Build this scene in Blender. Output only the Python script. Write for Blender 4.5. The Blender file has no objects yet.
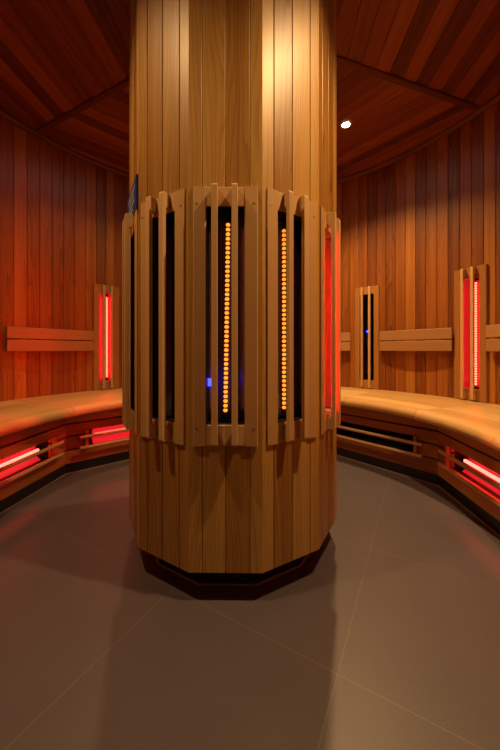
import bpy, bmesh, math, random
from mathutils import Matrix, Vector
random.seed(7)
S = bpy.context.scene
C = S.collection
PI = math.pi
R = math.radians

# ------------------------------------------------------------------ camera, world, exposure, lamps' power
cam_d = bpy.data.cameras.new('camera'); cam = bpy.data.objects.new('camera', cam_d); C.objects.link(cam)
cam.location = (0.0712, -1.38, 0.792); cam.rotation_euler = (R(90), 0, 0)
cam_d.sensor_width = 36; cam_d.lens = 305/750*36; cam_d.shift_y = -25.5/750; cam_d.clip_start = 0.01
S.camera = cam
w = bpy.data.worlds.new('world'); S.world = w; w.use_nodes = True
w.node_tree.nodes['Background'].inputs[0].default_value = (0, 0, 0, 1)
S.view_settings.view_transform = 'Standard'; S.view_settings.look = 'None'
S.view_settings.gamma = 1; S.view_settings.use_curve_mapping = False
S.view_settings.exposure = 1.0
SPOT_W = {'front_right': 51, 'front_left': 30, 'back_right': 76, 'back_left': 17}
SPOT_COL = (1.0, 0.60, 0.235)
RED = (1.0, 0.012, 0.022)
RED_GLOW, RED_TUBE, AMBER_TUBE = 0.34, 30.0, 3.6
RED_TUBE_COL, RED_TUBE_BENCH = 210.0, 8.0

# ------------------------------------------------------------------ materials
def new_mat(name):
    m = bpy.data.materials.new(name); m.use_nodes = True
    nt = m.node_tree; return m, nt, nt.nodes['Principled BSDF']

def wood(name, cols, rough=0.45, grain=0.5, bump=0.12):
    m, nt, b = new_mat(name); N = nt.nodes; L = nt.links
    uv = N.new('ShaderNodeUVMap'); uv.uv_map = 'UVMap'
    at = N.new('ShaderNodeAttribute'); at.attribute_name = 'tint'
    # slow wander of the grain along the board
    mp1 = N.new('ShaderNodeMapping'); mp1.inputs['Scale'].default_value = (0.75, 8, 1); L.new(uv.outputs[0], mp1.inputs[0])
    n1 = N.new('ShaderNodeTexNoise'); n1.inputs['Scale'].default_value = 1.0; n1.inputs['Detail'].default_value = 2; L.new(mp1.outputs[0], n1.inputs[0])
    sep = N.new('ShaderNodeSeparateXYZ'); L.new(uv.outputs[0], sep.inputs[0])
    # growth rings: bands across the board bent by the wander
    ma = N.new('ShaderNodeMath'); ma.operation = 'MULTIPLY'; ma.inputs[1].default_value = 70; L.new(sep.outputs[1], ma.inputs[0])
    mb = N.new('ShaderNodeMath'); mb.operation = 'MULTIPLY_ADD'; mb.inputs[1].default_value = 13; L.new(n1.outputs[0], mb.inputs[0]); L.new(ma.outputs[0], mb.inputs[2])
    sn = N.new('ShaderNodeMath'); sn.operation = 'FRACT'; L.new(mb.outputs[0], sn.inputs[0])
    pw = N.new('ShaderNodeMath'); pw.operation = 'POWER'; pw.inputs[1].default_value = 3; L.new(sn.outputs[0], pw.inputs[0])
    # fine fibres
    mp2 = N.new('ShaderNodeMapping'); mp2.inputs['Scale'].default_value = (6, 320, 1); L.new(uv.outputs[0], mp2.inputs[0])
    n2 = N.new('ShaderNodeTexNoise'); n2.inputs['Scale'].default_value = 1.0; n2.inputs['Detail'].default_value = 3; L.new(mp2.outputs[0], n2.inputs[0])
    # broad streaks
    mp3 = N.new('ShaderNodeMapping'); mp3.inputs['Scale'].default_value = (0.8, 34, 1); L.new(uv.outputs[0], mp3.inputs[0])
    n3 = N.new('ShaderNodeTexNoise'); n3.inputs['Scale'].default_value = 1.0; n3.inputs['Detail'].default_value = 2; L.new(mp3.outputs[0], n3.inputs[0])
    s1 = N.new('ShaderNodeMath'); s1.operation = 'MULTIPLY_ADD'; s1.inputs[1].default_value = -0.42*grain; L.new(pw.outputs[0], s1.inputs[0]); L.new(at.outputs['Fac'], s1.inputs[2])
    s2 = N.new('ShaderNodeMath'); s2.operation = 'MULTIPLY_ADD'; s2.inputs[1].default_value = 0.5*grain; L.new(n2.outputs[0], s2.inputs[0]); L.new(s1.outputs[0], s2.inputs[2])
    s3 = N.new('ShaderNodeMath'); s3.operation = 'MULTIPLY_ADD'; s3.inputs[1].default_value = 0.9*grain; L.new(n3.outputs[0], s3.inputs[0]); L.new(s2.outputs[0], s3.inputs[2])
    s4 = N.new('ShaderNodeMath'); s4.operation = 'SUBTRACT'; s4.inputs[1].default_value = 0.55*grain; L.new(s3.outputs[0], s4.inputs[0])
    rp = N.new('ShaderNodeValToRGB'); e = rp.color_ramp.elements
    e[0].color = (*cols[0], 1); e[1].color = (*cols[-1], 1)
    for i, c in enumerate(cols[1:-1]):
        x = e.new((i+1)/(len(cols)-1)); x.color = (*c, 1)
    L.new(s4.outputs[0], rp.inputs[0]); L.new(rp.outputs[0], b.inputs['Base Color'])
    b.inputs['Roughness'].default_value = rough
    bp = N.new('ShaderNodeBump'); bp.inputs['Strength'].default_value = bump; bp.inputs['Distance'].default_value = 0.002
    L.new(n2.outputs[0], bp.inputs['Height']); L.new(bp.outputs[0], b.inputs['Normal'])
    return m

def plain(name, col, rough=0.5, metal=0.0, noise=0.0, scale=200):
    m, nt, b = new_mat(name)
    b.inputs['Base Color'].default_value = (*col, 1); b.inputs['Roughness'].default_value = rough; b.inputs['Metallic'].default_value = metal
    if noise:
        N = nt.nodes; L = nt.links
        tc = N.new('ShaderNodeTexCoord'); n = N.new('ShaderNodeTexNoise'); n.inputs['Scale'].default_value = scale
        L.new(tc.outputs['Object'], n.inputs[0])
        rp = N.new('ShaderNodeValToRGB')
        rp.color_ramp.elements[0].color = (*[c*(1-noise) for c in col], 1); rp.color_ramp.elements[1].color = (*[c*(1+noise) for c in col], 1)
        L.new(n.outputs[0], rp.inputs[0]); L.new(rp.outputs[0], b.inputs['Base Color'])
    return m

def glow(name, col, strength, base=(0.02, 0.02, 0.02)):
    m, nt, b = new_mat(name)
    b.inputs['Base Color'].default_value = (*base, 1)
    b.inputs['Emission Color'].default_value = (*col, 1); b.inputs['Emission Strength'].default_value = strength
    return m

def glass(name, tint):
    m, nt, b = new_mat(name); N = nt.nodes; L = nt.links; N.remove(b)
    tr = N.new('ShaderNodeBsdfTransparent'); tr.inputs[0].default_value = (*tint, 1)
    gl = N.new('ShaderNodeBsdfGlossy'); gl.inputs['Roughness'].default_value = 0.02
    fr = N.new('ShaderNodeFresnel'); fr.inputs[0].default_value = 1.5
    mx = N.new('ShaderNodeMixShader'); L.new(fr.outputs[0], mx.inputs[0]); L.new(tr.outputs[0], mx.inputs[1]); L.new(gl.outputs[0], mx.inputs[2])
    L.new(mx.outputs[0], N['Material Output'].inputs[0])
    return m

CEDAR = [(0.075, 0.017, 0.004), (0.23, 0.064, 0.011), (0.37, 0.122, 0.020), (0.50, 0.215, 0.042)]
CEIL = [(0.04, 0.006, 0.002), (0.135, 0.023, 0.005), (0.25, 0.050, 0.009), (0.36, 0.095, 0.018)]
M_wall = wood('cedar_wall', CEDAR, 0.42, 0.75)
M_col = wood('cedar_column', [(0.15, 0.052, 0.010), (0.33, 0.150, 0.028), (0.45, 0.235, 0.050), (0.58, 0.345, 0.095)], 0.4, 0.8)
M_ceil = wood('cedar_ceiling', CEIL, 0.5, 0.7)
M_pale = wood('pale_frame_wood', [(0.40, 0.22, 0.080), (0.58, 0.345, 0.14), (0.68, 0.44, 0.20)], 0.5, 0.25, 0.06)
M_wframe = wood('orange_frame_wood', [(0.26, 0.10, 0.028), (0.42, 0.19, 0.055), (0.54, 0.28, 0.09)], 0.45, 0.3, 0.06)
M_slat = wood('pale_slat_wood', [(0.46, 0.25, 0.10), (0.62, 0.38, 0.17), (0.72, 0.48, 0.24)], 0.5, 0.25, 0.06)
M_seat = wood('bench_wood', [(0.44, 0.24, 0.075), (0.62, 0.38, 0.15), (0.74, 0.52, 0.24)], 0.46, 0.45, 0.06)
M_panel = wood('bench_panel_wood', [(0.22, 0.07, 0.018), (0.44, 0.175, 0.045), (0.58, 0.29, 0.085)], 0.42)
M_black = plain('black_plinth', (0.014, 0.012, 0.012), 0.35)
M_void = plain('black_housing', (0.006, 0.006, 0.007), 0.6)
M_seal = plain('grey_sealant', (0.30, 0.24, 0.22), 0.5)
M_screw = plain('screw_steel', (0.45, 0.45, 0.47), 0.3, 0.9)
M_refl = plain('dark_reflector', (0.02, 0.018, 0.02), 0.25, 0.6)
M_off = plain('unlit_tube', (0.03, 0.022, 0.022), 0.15)
M_white = plain('white_lamp_ring', (0.7, 0.68, 0.64), 0.4)
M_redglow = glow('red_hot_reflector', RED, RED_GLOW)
M_redtube = glow('red_hot_filament', (1.0, 0.020, 0.010), RED_TUBE)
M_redtube_col = glow('red_hot_column_filament', (1.0, 0.008, 0.006), RED_TUBE_COL)
M_redtube_bench = glow('red_hot_bench_filament', (1.0, 0.05, 0.035), RED_TUBE_BENCH)
M_alu = plain('bright_housing', (0.5, 0.5, 0.5), 0.4)
M_amber = glow('amber_filament', (1.0, 0.29, 0.022), AMBER_TUBE)
M_lens = glow('downlight_lens', (1.0, 0.9, 0.75), 40)
M_glint = glow('blue_reflection_glint', (0.02, 0.03, 1.0), 14)  # emissive stand-in for blue reflections in the heater glass
M_sheen = plain('violet_sheen_reflector', (0.10, 0.06, 0.30), 0.3, 0.5)  # violet put into the colour to imitate a bluish sheen in the glass
M_glassdark = glass('dark_heater_glass', (0.55, 0.52, 0.60))
M_glassred = glass('clear_heater_glass', (0.9, 0.85, 0.85))
M_door = glass('door_glass', (0.8, 0.8, 0.8))
M_sign = plain('blue_plaque', (0.012, 0.05, 0.30), 0.3)
M_ink = plain('white_lettering', (0.75, 0.78, 0.85), 0.5)

def floor_mat():
    m, nt, b = new_mat('taupe_floor_tile'); N = nt.nodes; L = nt.links
    tc = N.new('ShaderNodeTexCoord')
    mp = N.new('ShaderNodeMapping'); mp.vector_type = 'POINT'; L.new(tc.outputs['Object'], mp.inputs[0])
    a = R(29.5); mp.inputs['Rotation'].default_value = (0, 0, a)   # tile lines run at 60.5 and -29.5 degrees
    sp = N.new('ShaderNodeSeparateXYZ'); L.new(mp.outputs[0], sp.inputs[0])
    def line(out, off):
        ad = N.new('ShaderNodeMath'); ad.operation = 'ADD'; ad.inputs[1].default_value = off; L.new(out, ad.inputs[0])
        pp = N.new('ShaderNodeMath'); pp.operation = 'PINGPONG'; pp.inputs[1].default_value = 0.27; L.new(ad.outputs[0], pp.inputs[0])
        lt = N.new('ShaderNodeMath'); lt.operation = 'LESS_THAN'; lt.inputs[1].default_value = 0.0011; L.new(pp.outputs[0], lt.inputs[0]); return lt.outputs[0]
    l1 = line(sp.outputs[0], 5.4 - 0.021); l2 = line(sp.outputs[1], 5.4 - 0.127)
    mx = N.new('ShaderNodeMath'); mx.operation = 'MAXIMUM'; L.new(l1, mx.inputs[0]); L.new(l2, mx.inputs[1])
    n = N.new('ShaderNodeTexNoise'); n.inputs['Scale'].default_value = 260; n.inputs['Detail'].default_value = 4; L.new(tc.outputs['Object'], n.inputs[0])
    n2 = N.new('ShaderNodeTexNoise'); n2.inputs['Scale'].default_value = 5; n2.inputs['Detail'].default_value = 3; L.new(tc.outputs['Object'], n2.inputs[0])
    ad = N.new('ShaderNodeMath'); ad.operation = 'MULTIPLY_ADD'; ad.inputs[1].default_value = 0.4; L.new(n2.outputs[0], ad.inputs[0]); L.new(n.outputs[0], ad.inputs[2])
    rp = N.new('ShaderNodeValToRGB'); rp.color_ramp.elements[0].position = 0.4; rp.color_ramp.elements[1].position = 1.0
    rp.color_ramp.elements[0].color = (0.084, 0.069, 0.084, 1); rp.color_ramp.elements[1].color = (0.121, 0.102, 0.124, 1)
    L.new(ad.outputs[0], rp.inputs[0])
    mc = N.new('ShaderNodeMix'); mc.data_type = 'RGBA'; L.new(mx.outputs[0], mc.inputs[0]); L.new(rp.outputs[0], mc.inputs[6]); mc.inputs[7].default_value = (0.165, 0.145, 0.14, 1)
    L.new(mc.outputs[2], b.inputs['Base Color'])
    b.inputs['Roughness'].default_value = 0.42
    bp = N.new('ShaderNodeBump'); bp.inputs['Strength'].default_value = 0.08; bp.inputs['Distance'].default_value = 0.002; L.new(n.outputs[0], bp.inputs['Height']); L.new(bp.outputs[0], b.inputs['Normal'])
    return m
M_floor = floor_mat()

# ------------------------------------------------------------------ mesh builder
class MB:
    def __init__(s): s.v = []; s.f = []; s.uv = []; s.t = []; s.sm = []
    def face(s, pts, uvs, tint, smooth=False):
        i = len(s.v); s.v += [tuple(p) for p in pts]; s.f.append(list(range(i, i+len(pts)))); s.uv.append(uvs); s.t.append(tint); s.sm.append(smooth)
    def sweep(s, rings, us, vs, tint=0.5, off=None, closed=True, caps=True, smooth=False):
        """rings: lists of points; us: length coordinate per ring; vs: across coordinate per profile point (+1)"""
        if off is None: off = (random.random()*9, random.random()*9)
        n = len(rings[0]); base = len(s.v)
        for r in rings: s.v += [tuple(p) for p in r]
        m = n if closed else n-1
        for k in range(len(rings)-1):
            for j in range(m):
                j2 = (j+1) % n
                s.f.append([base+k*n+j, base+k*n+j2, base+(k+1)*n+j2, base+(k+1)*n+j])
                s.uv.append([(us[k]+off[0], vs[j]+off[1]), (us[k]+off[0], vs[j+1]+off[1]), (us[k+1]+off[0], vs[j+1]+off[1]), (us[k+1]+off[0], vs[j]+off[1])])
                s.t.append(tint); s.sm.append(smooth)
        if caps and closed:
            for k in (0, len(rings)-1):
                s.f.append([base+k*n+j for j in range(n)]); s.uv.append([(us[k]+off[0]+0.002*vs[j], vs[j]+off[1]) for j in range(n)]); s.t.append(tint*0.8); s.sm.append(False)
    def prism(s, prof, M, x0, x1, tint=0.5, smooth=False, seg=1, shear=None):
        """profile (y,z) extruded along local x; shear(y,z)->(dx0,dx1) shifts the ends (mitres)"""
        per = [0]
        for j in range(len(prof)):
            a, b = prof[j], prof[(j+1) % len(prof)]; per.append(per[-1]+math.hypot(a[0]-b[0], a[1]-b[1]))
        rings = []; us = []
        for k in range(seg+1):
            t = k/seg; r = []
            for y, z in prof:
                d0, d1 = shear(y, z) if shear else (0, 0)
                r.append(M @ Vector(((x0+d0)*(1-t)+(x1+d1)*t, y, z)))
            rings.append(r); us.append(x0*(1-t)+x1*t)
        s.sweep(rings, us, per, tint, None, True, True, smooth)
    def board(s, M, x0, x1, y0, y1, z0, z1, c=0.002, tint=None, shear=None):
        if tint is None: tint = random.random()
        p = [(y0+c, z0), (y1-c, z0), (y1, z0+c), (y1, z1-c), (y1-c, z1), (y0+c, z1), (y0, z1-c), (y0, z0+c)] if c > 0 else [(y0, z0), (y1, z0), (y1, z1), (y0, z1)]
        s.prism(p, M, x0, x1, tint, shear=shear)
    def rod(s, a, b, r, n=10, tint=0.5):
        a = Vector(a); b = Vector(b); d = (b-a); q = d.to_track_quat('X', 'Z').to_matrix().to_4x4(); M = Matrix.Translation(a) @ q
        s.prism([(r*math.cos(2*PI*k/n), r*math.sin(2*PI*k/n)) for k in range(n)], M, 0, d.length, tint, smooth=True)
    def ball(s, c, rx, ry, rz, n=8, m=6):
        rings = []
        for k in range(m+1):
            th = PI*k/m*0.998+0.003
            rings.append([(c[0]+rx*math.sin(th)*math.cos(2*PI*j/n), c[1]+ry*math.sin(th)*math.sin(2*PI*j/n), c[2]+rz*math.cos(th)) for j in range(n)])
        s.sweep(rings, list(range(m+1)), list(range(n+1)), 0.5, (0, 0), True, True, True)
    def arc(s, prof, a0, a1, n, tint=0.5, smooth=False, caps=True):
        """profile (r,z) swept round the room's axis from angle a0 to a1 (degrees, 0 = towards the camera)"""
        per = [0]
        for j in range(len(prof)):
            a, b = prof[j], prof[(j+1) % len(prof)]; per.append(per[-1]+math.hypot(a[0]-b[0], a[1]-b[1]))
        rings = []; us = []
        for k in range(n+1):
            t = R(a0+(a1-a0)*k/n); rings.append([(r*math.sin(t), -r*math.cos(t), z) for r, z in prof]); us.append(t*1.3)
        s.sweep(rings, us, per, tint, None, True, caps, smooth)
    def build(s, name, mat, parent=None):
        me = bpy.data.meshes.new(name); me.from_pydata(s.v, [], s.f)
        uvl = me.uv_layers.new(name='UVMap'); i = 0
        flat = []
        for f in s.uv:
            for u in f: flat += [u[0], u[1]]
        uvl.data.foreach_set('uv', flat)
        at = me.attributes.new('tint', 'FLOAT', 'FACE'); at.data.foreach_set('value', s.t)
        me.polygons.foreach_set('use_smooth', s.sm)
        bm = bmesh.new(); bm.from_mesh(me); bmesh.ops.recalc_face_normals(bm, faces=bm.faces); bm.to_mesh(me); bm.free()
        me.materials.append(mat); me.update()
        o = bpy.data.objects.new(name, me); C.objects.link(o)
        if parent: o.parent = parent
        return o

I4 = Matrix.Identity(4)
def frame(ox, oy, oz, xa, ya, za):
    M = Matrix.Identity(4)
    for i in range(3): M[i][0] = xa[i]; M[i][1] = ya[i]; M[i][2] = za[i]; M[i][3] = (ox, oy, oz)[i]
    return M
UP = frame(0, 0, 0, (0, 0, 1), (1, 0, 0), (0, 1, 0))       # local x -> up, y -> right, z -> depth
def pol(r, a, z=0): return Vector((r*math.sin(R(a)), -r*math.cos(R(a)), z))
def tag(o, label, cat, group=None):
    o['label'] = label; o['category'] = cat
    if group: o['group'] = group
    return o
def struct(o): o['kind'] = 'structure'; return o
def empty(name, loc, rz, label, cat, group=None):
    o = bpy.data.objects.new(name, None); C.objects.link(o); o.empty_display_size = 0.05
    o.location = loc; o.rotation_euler = (0, 0, rz)
    return tag(o, label, cat, group)

RW, HC = 1.68, 2.35            # wall radius, ceiling height
V0 = 108.4                     # one corner of the octagonal bench front; the others every 45 degrees

# ------------------------------------------------------------------ floor, walls, ceiling
mb = MB()
n = 96
top = [pol(RW+0.02, 360*k/n, 0) for k in range(n)]; bot = [pol(RW+0.02, 360*k/n, -0.05) for k in range(n)]
mb.sweep([bot, top], [0, .05], list(range(n+1)))
struct(mb.build('floor', M_floor))

WALL_HEATER_ANGLES = (112.9, 139.4, 360-136.5)
def wall(name, a0, a1, z0=0.0, z1=HC):
    mb = MB(); edges = []; cuts = []; cur = a0
    for h in WALL_HEATER_ANGLES:
        if a0 < h < a1:
            nb = round((h-2.55-cur)/2.73); edges += [(cur+(h-2.55-cur)*k/nb, cur+(h-2.55-cur)*(k+1)/nb, False) for k in range(nb)]
            edges += [(h-2.55, h, True), (h, h+2.55, True)]; cur = h+2.55
    nb = round((a1-cur)/2.73); edges += [(cur+(a1-cur)*k/nb, cur+(a1-cur)*(k+1)/nb, False) for k in range(nb)]
    for b0, b1, cut in edges:
        g_ = .0009/RW; b0, b1 = R(b0)+g_, R(b1)-g_; c = 0.002
        prof = []
        def P(r, t): return (r*math.sin(t), -r*math.cos(t))
        dc = c/RW
        pts = [P(RW+.003, b0), P(RW, b0+dc), P(RW, b1-dc), P(RW+.003, b1), P(RW+.022, b1), P(RW+.022, b0)]
        per = [0, .005, .08, .085, .105, .185, .205]
        off = (random.random()*9, random.random()*9)
        tint = random.uniform(.25, .85)
        for q0, q1 in (((z0, .510), (1.285, z1)) if cut else ((z0, z1),)):
            mb.sweep([[(x, y, q0) for x, y in pts], [(x, y, q1) for x, y in pts]], [q0, q1], per, tint, off)
    return struct(mb.build(name, M_wall))
wall('wall_right', 24, 103); wall('wall_back', 103, 257); wall('wall_left', 257, 328)
wall('wall_front', -32, 24, 2.02, HC)

mb = MB()
CY = 0.075
for s_ in range(8):                    # eight sectors of parallel boards, each square to its own middle line
    mid = V0+45*s_+22.5
    dx = pol(1, mid); tx = Vector((-dx.y, dx.x, 0))
    M = frame(0, CY, 0, tx, dx, Vector((0, 0, 1)))
    a = 0.22; bw = 0.088
    while a < RW+0.08:
        a1 = min(a+bw, RW+0.09)
        def half(d): return min(d*math.tan(R(22.5)), math.sqrt(max((RW+.10)**2-d*d, 0)))
        ym = a1
        h0, h1 = half(a), half(a1)
        c = 0.003
        tint = random.uniform(.22, .85)
        prof = [(a, HC+.003), (a+c, HC), (a1-c, HC), (a1, HC+.003), (a1, HC+.02), (a, HC+.02)]
        def shear(y, z, h0=h0, h1=h1, a=a, a1=a1):
            h = h0+(h1-h0)*(y-a)/(a1-a); return (-h, h)
        mb.prism(prof, M, 0, 0, tint, shear=shear)
        # grain coordinates follow the real length
        k0 = len(mb.uv)-8; off = (random.random()*9, random.random()*9)
        for fi in range(k0, len(mb.uv)):
            mb.uv[fi] = [(Vector(mb.v[i]).dot(tx)+off[0], Vector(mb.v[i]).dot(dx)+off[1]) for i in mb.f[fi]]
        a = a1
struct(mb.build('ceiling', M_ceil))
for s_ in range(8):                    # batten over each joint between ceiling sectors
    mb = MB(); d = pol(1, V0+45*s_); t = Vector((-d.y, d.x, 0))
    mb.board(frame(0, CY, 0, d, t, Vector((0, 0, 1))), 0.42, RW-0.035+CY*d.y, -0.019, 0.019, HC-0.010, HC, 0.003, 0.25)
    struct(mb.build('trim_%d' % (s_+1), M_ceil))
mb = MB()
for s_ in range(12):
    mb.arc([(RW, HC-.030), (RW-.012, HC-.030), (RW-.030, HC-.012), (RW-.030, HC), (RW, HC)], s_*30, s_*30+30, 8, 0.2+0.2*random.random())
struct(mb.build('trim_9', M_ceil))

# the entrance behind the photographer: wooden frame and a glass leaf
def on_wall(a, r, z, rz_extra=0): return pol(r, a, z), R(a)+rz_extra
mb = MB(); cA = -4.0
loc, rz = pol(1.52, cA), R(cA)
dM = Matrix.Translation(loc) @ Matrix.Rotation(rz, 4, 'Z')
W2 = 0.735
mb.board(dM @ UP, 0, 2.02, -W2, -W2+.09, 0, .10, .004, .5); mb.board(dM @ UP, 0, 2.02, W2-.09, W2, 0, .10, .004, .4)
mb.board(dM, -W2+.09, W2-.09, 0, .10, 1.94, 2.02, .004, .6)
door = struct(mb.build('door_1', M_wall))
mb = MB(); mb.board(dM, -W2+.095, W2-.095, -.0+.05, .06, .01, 1.935, 0.001); mb.build('glass_leaf', M_door, door)
mb = MB(); mb.rod(dM @ Vector((.5, -.03, .8)), dM @ Vector((.5, -.03, 1.25)), .012); mb.rod(dM @ Vector((.5, .05, .85)), dM @ Vector((.5, -.03, .85)), .008); mb.rod(dM @ Vector((.5, .05, 1.2)), dM @ Vector((.5, -.03, 1.2)), .008)
mb.build('door_handle', M_pale, door)

# ------------------------------------------------------------------ the column
RC = 0.445; PHI = -0.7; AP = RC*math.cos(R(15)); FW = 2*RC*math.sin(R(15))
HEAT = {-121: 'red', -91: 'red', -61: 'off', -31: 'off', -1: 'amber', 29: 'amber', 59: 'red', 89: 'off'}
col = empty('column', (0, 0, 0), 0, 'big twelve-sided column clad in upright cedar boards, standing in the middle of the room', 'column')
mb = MB(); fr_ = [0, .187, .502, .832, 1.0]
zb = 0.096
for k in range(12):
    th = PHI+30*k; key = round(((th+180) % 360)-180)
    M = Matrix.Translation(pol(AP, th)) @ Matrix.Rotation(R(th), 4, 'Z')
    for j in range(4):
        y0, y1 = (fr_[j]-.5)*FW, (fr_[j+1]-.5)*FW
        c = 0.0016; y0 += 0 if j == 0 else .0009; y1 -= 0 if j == 3 else .0009
        c0 = 0 if j == 0 else c; c1 = 0 if j == 3 else c
        dm = .02*math.tan(R(15))
        prof = [(y0+(dm if j == 0 else 0), .02), (y0, c0)] + ([(y0+c0, 0)] if c0 else []) + ([(y1-c1, 0)] if c1 else []) + [(y1, c1), (y1-(dm if j == 3 else 0), .02)]
        tint = 0.25+0.75*random.random()
        spans = [(zb, HC)]
        if key in HEAT and j in (1, 2): spans = [(zb, .535), (1.258, HC)]
        st = random.getstate()
        for z0, z1 in spans:
            random.setstate(st)
            mb.prism(prof, M @ UP, z0, z1, tint)
mb.build('cladding', M_col, col)
mb = MB()
rp_ = 0.368
mb.sweep([[pol(rp_, PHI+15+30*k, z) for k in range(12)] for z in (0.006, .13)], [0, .1], list(range(13)))
mb.build('plinth', M_black, col)
mb = MB()
mb.sweep([[pol(rp_+d, PHI+15+30*k, z) for k in range(12)] for z, d in ((0.0005, .004), (.006, .002))], [0, .1], list(range(13)))
mb.build('sealant_line', M_seal, col)

# ------------------------------------------------------------------ infrared heaters
def heater(name, loc, rz, H, W, ow, rt, rb, yf, yt, yr, state, label, group, tubes=(0,), tilt=0.0, slat_out=0.034, glint=None):
    """local -y faces the bather; yf frame face, yt tube depth, yr reflector depth; base at z = 0"""
    root = empty(name, loc, rz, label, 'infrared heater', group)
    oz0, oz1 = rb, H-rt; sw = (W-ow)/2; yb = max(0.0, yf+.02)
    mb = MB(); b = random.uniform(.35, .7)
    for s in (-1, 1):
        x0, x1 = sorted((s*W/2, s*ow/2)); mb.board(UP, 0, H, x0, x1, yf, 0, .0025, b+random.uniform(-.1, .1))
    mb.board(I4, -ow/2, ow/2, yf+.002, 0, oz1, H-.0005, .002, b+.1); mb.board(I4, -ow/2, ow/2, yf+.002, 0, .0005, oz0, .002, b+.15)
    mb.build('frame', M_pale if H < .85 else M_wframe, root)
    # housing behind the glass
    mb = MB()
    e = .004
    if yr > 0:
        for x0, x1, z0, z1 in ((-ow/2-e, -ow/2, oz0-e, oz1+e), (ow/2, ow/2+e, oz0-e, oz1+e), (-ow/2, ow/2, oz0-e, oz0), (-ow/2, ow/2, oz1, oz1+e)):
            mb.board(I4, x0, x1, 0.0005, yr+.004, z0, z1, 0)
        mb.build('housing', M_alu if state == 'red' else M_void, root)
    mb = MB()
    g = .016 if yr > 0 else .004
    for s in (-1, 1):                                           # a shallow trough of bent sheet
        mb.face([(0, yr, oz0), (s*ow*.34, yr-.000, oz0), (s*ow*.34, yr, oz1), (0, yr, oz1)], [(0, 0)]*4, .5)
        mb.face([(s*ow*.34, yr, oz0), (s*(ow/2-.001), yr-g, oz0), (s*(ow/2-.001), yr-g, oz1), (s*ow*.34, yr, oz1)], [(0, 0)]*4, .5)
    mb.build('reflector', M_redglow if state == 'red' else M_sheen if state == 'amber' else M_refl, root)
    for tx in tubes:
        q = .028
        za, zc = oz0+q, oz1-q-.002
        xa, xc = tx-tilt, tx+tilt
        mb = MB(); mb.rod((xa, yt, za-.012), (xc, yt, zc+.012), .0035 if state != 'off' else .0075)
        tube = mb.build('infrared_tube', M_off, root)
        if state != 'off':
            mb = MB(); nn = 41; bw_ = .0072
            for k in range(nn):
                t = (k+.5)/nn; mb.ball((xa+(xc-xa)*t, yt, za+(zc-za)*t), bw_, bw_, (zc-za)/nn*.40)
            mb.build('filament', M_amber if state == 'amber' else (M_redtube_col if H < .85 else M_redtube), tube)
        for x, z in ((xa, za-.018), (xc, zc+.018)):
            mb = MB(); mb.board(I4, x-.010, x+.010, yt-.007, yr-.0005, z-.006, z+.006, .001)
            mb.build('tube_holder', M_refl, root)
    yg = yt-.013 if yt-.013 > yf+.012 else yf+.004
    mb = MB(); mb.board(I4, -ow/2+.0005, ow/2-.0005, yg-.002, yg+.002, oz0+.0005, oz1-.0005, 0)
    mb.build('glass', M_glassred if state == 'red' else M_glassdark, root)
    if glint:
        mb = MB(); mb.board(I4, glint[0]-glint[2], glint[0]+glint[2], yg+.0025, yg+.006, glint[1]-glint[3], glint[1]+glint[3], 0); mb.build('blue_glint', M_glint, root)  # added glowing chip behind the pane, imitates a blue reflection
    for s in (-1, 1):                                           # the two guard slats, notched behind their end blocks
        mb = MB(); sx_ = .0305 if H < .85 else .032; o = yf-slat_out; r = .007; h0, h1 = .007, H-.003; d = .015
        prof = [(yf, h0), (o+r, h0), (o+.002, h0+.003), (o, h0+r), (o, h1-r), (o+.002, h1-.003), (o+r, h1), (yf, h1),
                (yf, h1-.040), (yf-.004, h1-.040), (yf-.004, h1-.050), (o+d+.004, h1-.050), (o+d+.004, h1-.046), (o+d, h1-.052), (o+d, h1-.075),
                (o+d, h0+.075), (o+d, h0+.052), (o+d+.004, h0+.046), (o+d+.004, h0+.050), (yf-.004, h0+.050), (yf-.004, h0+.040), (yf, h0+.040)]
        x0, x1 = s*sx_-.0090, s*sx_+.0090
        tint = random.uniform(.4, .9); off = (random.random()*9, random.random()*9)
        mb.v += [(x0, y, z) for y, z in prof]+[(x1, y, z) for y, z in prof]; m_ = len(prof)
        for j in range(m_):
            k = (j+1) % m_; mb.f.append([j, k, m_+k, m_+j])
        mb.f.append(list(range(m_))); mb.f.append(list(range(m_, 2*m_)))
        for f in mb.f:
            mb.uv.append([(mb.v[i][2]+off[0], mb.v[i][1]+mb.v[i][0]+off[1]) for i in f]); mb.t.append(tint); mb.sm.append(False)
        sl = mb.build('slat', M_slat, root)
        bv = sl.modifiers.new('edge', 'BEVEL'); bv.width = .0014; bv.segments = 1; bv.limit_method = 'ANGLE'
    for s in (-1, 1):
        for z in (.055, H-.052):
            mb = MB(); x = s*(W/2-.012); mb.rod((x, yf-.0012, z), (x, yf+.004, z), .0028, 10); mb.build('screw', M_screw, root)
    return root

COL_LABEL = {
 -121: 'slatted infrared heater on the far left side of the column facing the red-lit wall, hidden',
 -91: 'slatted infrared heater on the column side facing the left wall, out of view',
 -61: 'narrow edge-on slatted infrared heater on the column directly below the blue plaque',
 -31: 'unlit slatted infrared heater with black glass on the column, left of the front one',
 -1: 'slatted infrared heater facing straight ahead on the column, one amber bead line between its slats',
 29: 'slatted infrared heater on the column with amber bead line left of both slats',
 59: 'red-glowing slatted infrared heater seen edge-on at the right side of the column',
 89: 'slatted infrared heater on the column side facing the right wall, only a slat edge showing'}
for th, st in HEAT.items():
    heater('column_heater', pol(AP+.0002, th+.3, .492), R(th+.3), .805, .202, .120, .061, .066, -.006, .046, .068, st, COL_LABEL[th], 'infrared heaters round the column',
           tilt=.0045 if th == -1 else 0, slat_out=.030, glint=(-.0535, .194, .006, .0125) if th == -1 else None)

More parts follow.
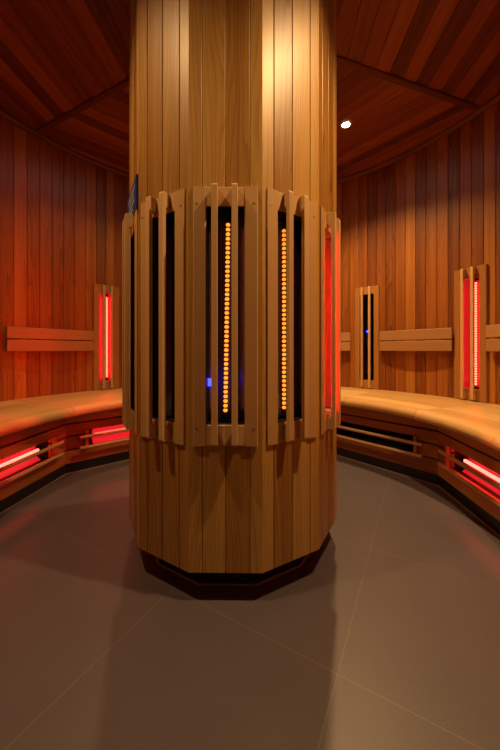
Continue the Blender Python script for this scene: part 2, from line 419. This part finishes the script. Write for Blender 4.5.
# blue plaque on the column
th = -61
pl = empty('plaque', pol(AP+.0005, th, 1.290), R(th), 'small blue plaque with white lines of text on the left side of the column', 'sign')
mb = MB(); mb.board(I4, -.113, .113, -.007, 0, 0, .118, .0012); mb.build('board', M_sign, pl)
mb = MB()
for row, (ln, z) in enumerate(((.17, .092), (.12, .070), (.15, .048), (.10, .026))):
    x = -ln/2
    while x < ln/2-.006:
        wd = random.uniform(.008, .022); wd = min(wd, ln/2-x)
        k = x
        while k < x+wd-.002:
            mb.board(I4, k, k+.0022, -.0076, -.0069, z-.005, z+.005*random.choice((1, .5)), 0); k += .0042
        x += wd+.007
mb.build('lettering', M_ink, pl)

# heaters on the round wall
WALL = [(139.4, 'off', (0,), 'unlit dark-glass slatted infrared heater on the far right wall, nearest the column'),
        (112.9, 'red', (0.019,), 'red-glowing slatted infrared heater on the right wall between two backrests, near the right edge'),
        (-136.5, 'red', (-.013, .013), 'red-glowing slatted infrared heater on the left wall, close beside the column'),
        ]
for a, st, tb, lab in WALL:
    heater('wall_heater', pol(RW-.004, a, .455), R(a+180), .88, .205, .120, .066, .072, -.018, .018, .038, st,
           lab or ('slatted infrared heater on the %s wall just outside the picture edge' % ('right' if a > 0 else 'left')), 'infrared heaters on the round wall', tubes=tb, slat_out=.030, glint=(-.004, .495, .006, .009) if a == 139.4 else None)

# ------------------------------------------------------------------ backrests
def backrest(a0, a1, label):
    p, q = pol(RW-.030, a0), pol(RW-.030, a1)
    mid = (p+q)/2; L = (q-p).length; am = (a0+a1)/2
    root = empty('backrest', (mid.x, mid.y, .78), R(am+180), label, 'backrest', 'two-board backrests on the round wall')
    for z0, z1 in ((0, .0775), (.0855, .163)):
        mb = MB(); mb.board(I4, -L/2, L/2, -.012, .012, z0, z1, .003, random.uniform(.35, .7)); mb.build('backrest_board', M_pale if False else M_back, root)
    for s in (-1, 1):
        x = s*(L/2-.07); rr = math.hypot(mid.x, mid.y)
        mb = MB(); mb.board(UP, .01, .153, x-.02, x+.02, .012, math.sqrt(RW**2-(abs(x)+.02)**2)-rr-.002, .001, .3); mb.build('spacer', M_wall, root)
    return root
M_back = wood('backrest_wood', [(0.26, 0.12, 0.045), (0.42, 0.22, 0.09), (0.54, 0.31, 0.145)], 0.45, 0.28, 0.06)
backrest(-132.6, -112.2, 'two-board wooden backrest on the red-lit left wall, ending at the red heater')
backrest(116.6, 135.3, 'two-board wooden backrest on the right wall between the unlit and the red heater')
backrest(88.5, 108.9, 'two-board wooden backrest running out of the picture at the right edge')
backrest(144.2, 164.0, 'two-board wooden backrest behind the column, a stub showing left of the unlit wall heater')

# ------------------------------------------------------------------ the bench round the wall
bench = empty('bench', (0, 0, 0), 0, 'long curved cedar bench with rounded front edge built round the wall', 'bench')
zt = 0.452; seg = 27.69
A0 = 108.2-3*seg
for k in range(11):
    a0, a1 = A0+k*seg, A0+(k+1)*seg
    g = .06
    mb = MB(); rr = [1.118, 1.24, 1.365, 1.49, RW-.002]
    for j in range(4):
        c = .0015
        mb.arc([(rr[j], zt-.028), (rr[j], zt-c), (rr[j]+c, zt), (rr[j+1]-c, zt), (rr[j+1], zt-c), (rr[j+1], zt-.028)], a0+g*.4, a1-g*.4, 12, random.uniform(.3, .95))
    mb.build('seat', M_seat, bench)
    mb = MB(); ro = 1.042; q = .034
    prof = [(1.118, zt-.056), (1.118, zt)]+[(ro+q-q*math.sin(R(t)), zt-q+q*math.cos(R(t))) for t in (0, 15, 30, 45, 60, 75, 90)]+[(ro+.001, zt-.044), (ro+.005, zt-.052), (ro+.012, zt-.056)]
    mb.arc(prof, a0+g, a1-g, 14, random.uniform(.35, .8), smooth=True)
    nz = mb.build('nosing', M_seat, bench)
    es = nz.modifiers.new('split', 'EDGE_SPLIT'); es.split_angle = R(40)
RV = 1.22; AV = RV*math.cos(R(22.5)); LV = 2*RV*math.sin(R(22.5))
BH = {3: ('off', 'unlit black infrared heater set low in the bench front on the right'),
      2: ('red', 'red-glowing infrared heater set low in the bench front at the right edge'),
      6: ('red', 'red-glowing infrared heater low in the bench front at the left edge'),
      5: ('red', 'red-glowing infrared heater low in the bench front, close to the left side of the column'),
      }
for k in range(1, 8):
    a0 = V0-45*3+45*k; am = a0+22.5
    p = pol(AV, am)
    M = Matrix.Translation(p) @ Matrix.Rotation(R(am+180), 4, 'Z')       # local -y points into the room, x along the panel
    dm = math.tan(R(22.5))
    def sh(y, z): return (-(y)*dm, (y)*dm)
    mb = MB()
    rows = [(.066, .149), (.157, .233), (.241, .315), (.324, .397)]
    ox = LV/2-.130; ex = LV/2-.112
    def piece(x0, x1, z0, z1, t):
        mt0 = abs(x0+LV/2) < 1e-6; mt1 = abs(x1-LV/2) < 1e-6
        mb.board(M, x0, x1, 0, .018, z0, z1, .002, t, shear=lambda y, z: (-y*dm if mt0 else 0, y*dm if mt1 else 0))
    h = LV/2
    piece(-h, h, *rows[0], random.random()); piece(-h, h, *rows[2] if k not in BH else (.240, .316), random.random()) if k not in BH else None
    if k in BH:
        for s in (-1, 1):
            x0, x1 = sorted((s*h, s*ox)); t = random.random(); piece(x0, x1, *rows[1], t); 
            x0, x1 = sorted((s*h, s*ox)); piece(x0, x1, .241, .263, t)
        piece(-h, h, .263, .315, random.random())
    else:
        piece(-h, h, *rows[1], random.random())
    piece(-h, h, *rows[3], random.random())
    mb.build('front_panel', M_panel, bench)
    mb = MB(); mb.board(M, -h, h, .019, .025, .066, .40, 0)
    if k not in BH: mb.build('panel_backing', M_void, bench)
    mb = MB(); mb.board(M, -h, h, .006, .030, .006, .0665, 0, .5, shear=lambda y, z: (-y*dm, y*dm)); mb.build('bench_plinth', M_black, bench)
    mb = MB(); mb.board(M, -h, h, .001, .030, .0005, .006, 0, .5, shear=lambda y, z: (-y*dm, y*dm)); mb.build('plinth_strip', M_seal, bench)
    if k in BH:
        st, lab = BH[k]
        root = empty('bench_heater', (p.x, p.y, .0005), R(am+180), lab, 'infrared heater', 'low infrared heaters in the bench front')
        z0, z1 = .151, .262; yb = .075
        mb = MB()
        mb.board(I4, -ox, ox, .0185, yb, z0-.004, z0, 0); mb.board(I4, -ox, ox, .0185, yb, z1, z1+.004, 0)
        for s in (-1, 1):
            x0, x1 = sorted((s*ox, s*(ox+.004))); mb.board(I4, x0, x1, .0185, yb, z0-.004, z1+.004, 0)
        mb.board(I4, -ox, ox, yb, yb+.003, z0, z1, 0)
        mb.build('housing', M_void, root)
        mb = MB(); rx = ox-.035
        zz = [z0+.002, z0+.03, z1-.03, z1-.002]; yy = [.036, .068, .068, .036]
        for j in range(3):
            mb.face([(-rx, yy[j], zz[j]), (rx, yy[j], zz[j]), (rx, yy[j+1], zz[j+1]), (-rx, yy[j+1], zz[j+1])], [(0, 0)]*4, .5)
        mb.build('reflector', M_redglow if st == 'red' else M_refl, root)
        mb = MB(); zc = .215; mb.rod((-rx-.01, .042, zc), (rx+.01, .042, zc), .0062); tube = mb.build('infrared_tube', M_off, root)
        if st == 'red':
            mb = MB(); nn = 48
            for j in range(nn):
                x = -rx+.012+(2*rx-.024)*(j+.5)/nn; mb.ball((x, .042, zc), (2*rx-.024)/nn*.5, .0085, .0085)
            mb.build('filament', M_redtube_bench, tube)
        bx = LV/2-.073
        for zc in (.228, .158):
            mb = MB(); pr = []
            for t in range(12): pr.append((-.030+.0085*math.cos(2*PI*t/12), zc+.0105*math.sin(2*PI*t/12)))
            mb.prism(pr, I4, -bx, bx, random.uniform(.4, .8), smooth=True); b_ = mb.build('guard_bar', M_slat, root)
            e_ = b_.modifiers.new('split', 'EDGE_SPLIT'); e_.split_angle = R(50)
        for s in (-1, 1):
            mb = MB(); x = s*(ox+.014); mb.board(UP, .142, .272, x-.010, x+.010, -.0225, -.0005, .002, .45); mb.build('bracket', M_panel, root)
for a in (A0, A0+11*seg):                                                # boards closing the bench ends
    mb = MB(); d = pol(1, a); t = Vector((-d.y, d.x, 0)); s = 1 if a == A0 else -1
    for z0, z1 in ((0.006, .14), (.145, .28), (.285, .422)):
        mb.board(frame(0, 0, 0, d, t, Vector((0, 0, 1))), 1.20, RW-.01, min(0, s*.018), max(0, s*.018), z0, z1, .002)
    mb.build('end_panel', M_panel, bench)

# ------------------------------------------------------------------ ceiling downlights
def downlight(name, a, r, power, label, tilt_in=0):
    p = pol(r, a, HC)
    root = empty('downlight', p, 0, label, 'ceiling lamp', 'recessed ceiling downlights')
    mb = MB(); n = 24
    def ring(rad, z): return [(rad*math.cos(2*PI*k/n), rad*math.sin(2*PI*k/n), z) for k in range(n)]
    rs = [ring(.036, -.0005), ring(.036, -.005), ring(.028, -.007), ring(.026, -.0015)]
    mb.sweep(rs, [0, .01, .02, .03], list(range(n+1)), caps=False, smooth=True); mb.build('trim_ring', M_white, root)
    mb = MB(); mb.sweep([ring(.0258, -.0030), ring(.0258, -.0012)], [0, .01], list(range(n+1))); mb.build('lens', M_lens, root)
    ld = bpy.data.lights.new('downlight_beam', 'SPOT'); ld.energy = power; ld.color = SPOT_COL; ld.spot_size = R(120); ld.spot_blend = 1.0; ld.shadow_soft_size = .025
    lo = bpy.data.objects.new('downlight_beam', ld); C.objects.link(lo); lo.parent = root; lo.location = (0, 0, -.012); lo.rotation_euler = (R(tilt_in)*math.cos(R(a)), R(tilt_in)*math.sin(R(a)), 0)
downlight('fr', 46, 1.04, SPOT_W['front_right'], 'recessed ceiling downlight above the photographer on the right, out of the picture', 7)
downlight('fl', -44, 1.04, SPOT_W['front_left'], 'recessed ceiling downlight above the photographer on the left, out of the picture', 7)
downlight('br', 134.8, 1.036, SPOT_W['back_right'], 'small bright white recessed downlight in the ceiling right of the column')
downlight('bl', -135.8, 1.05, SPOT_W['back_left'], 'recessed ceiling downlight hidden behind the left side of the column')
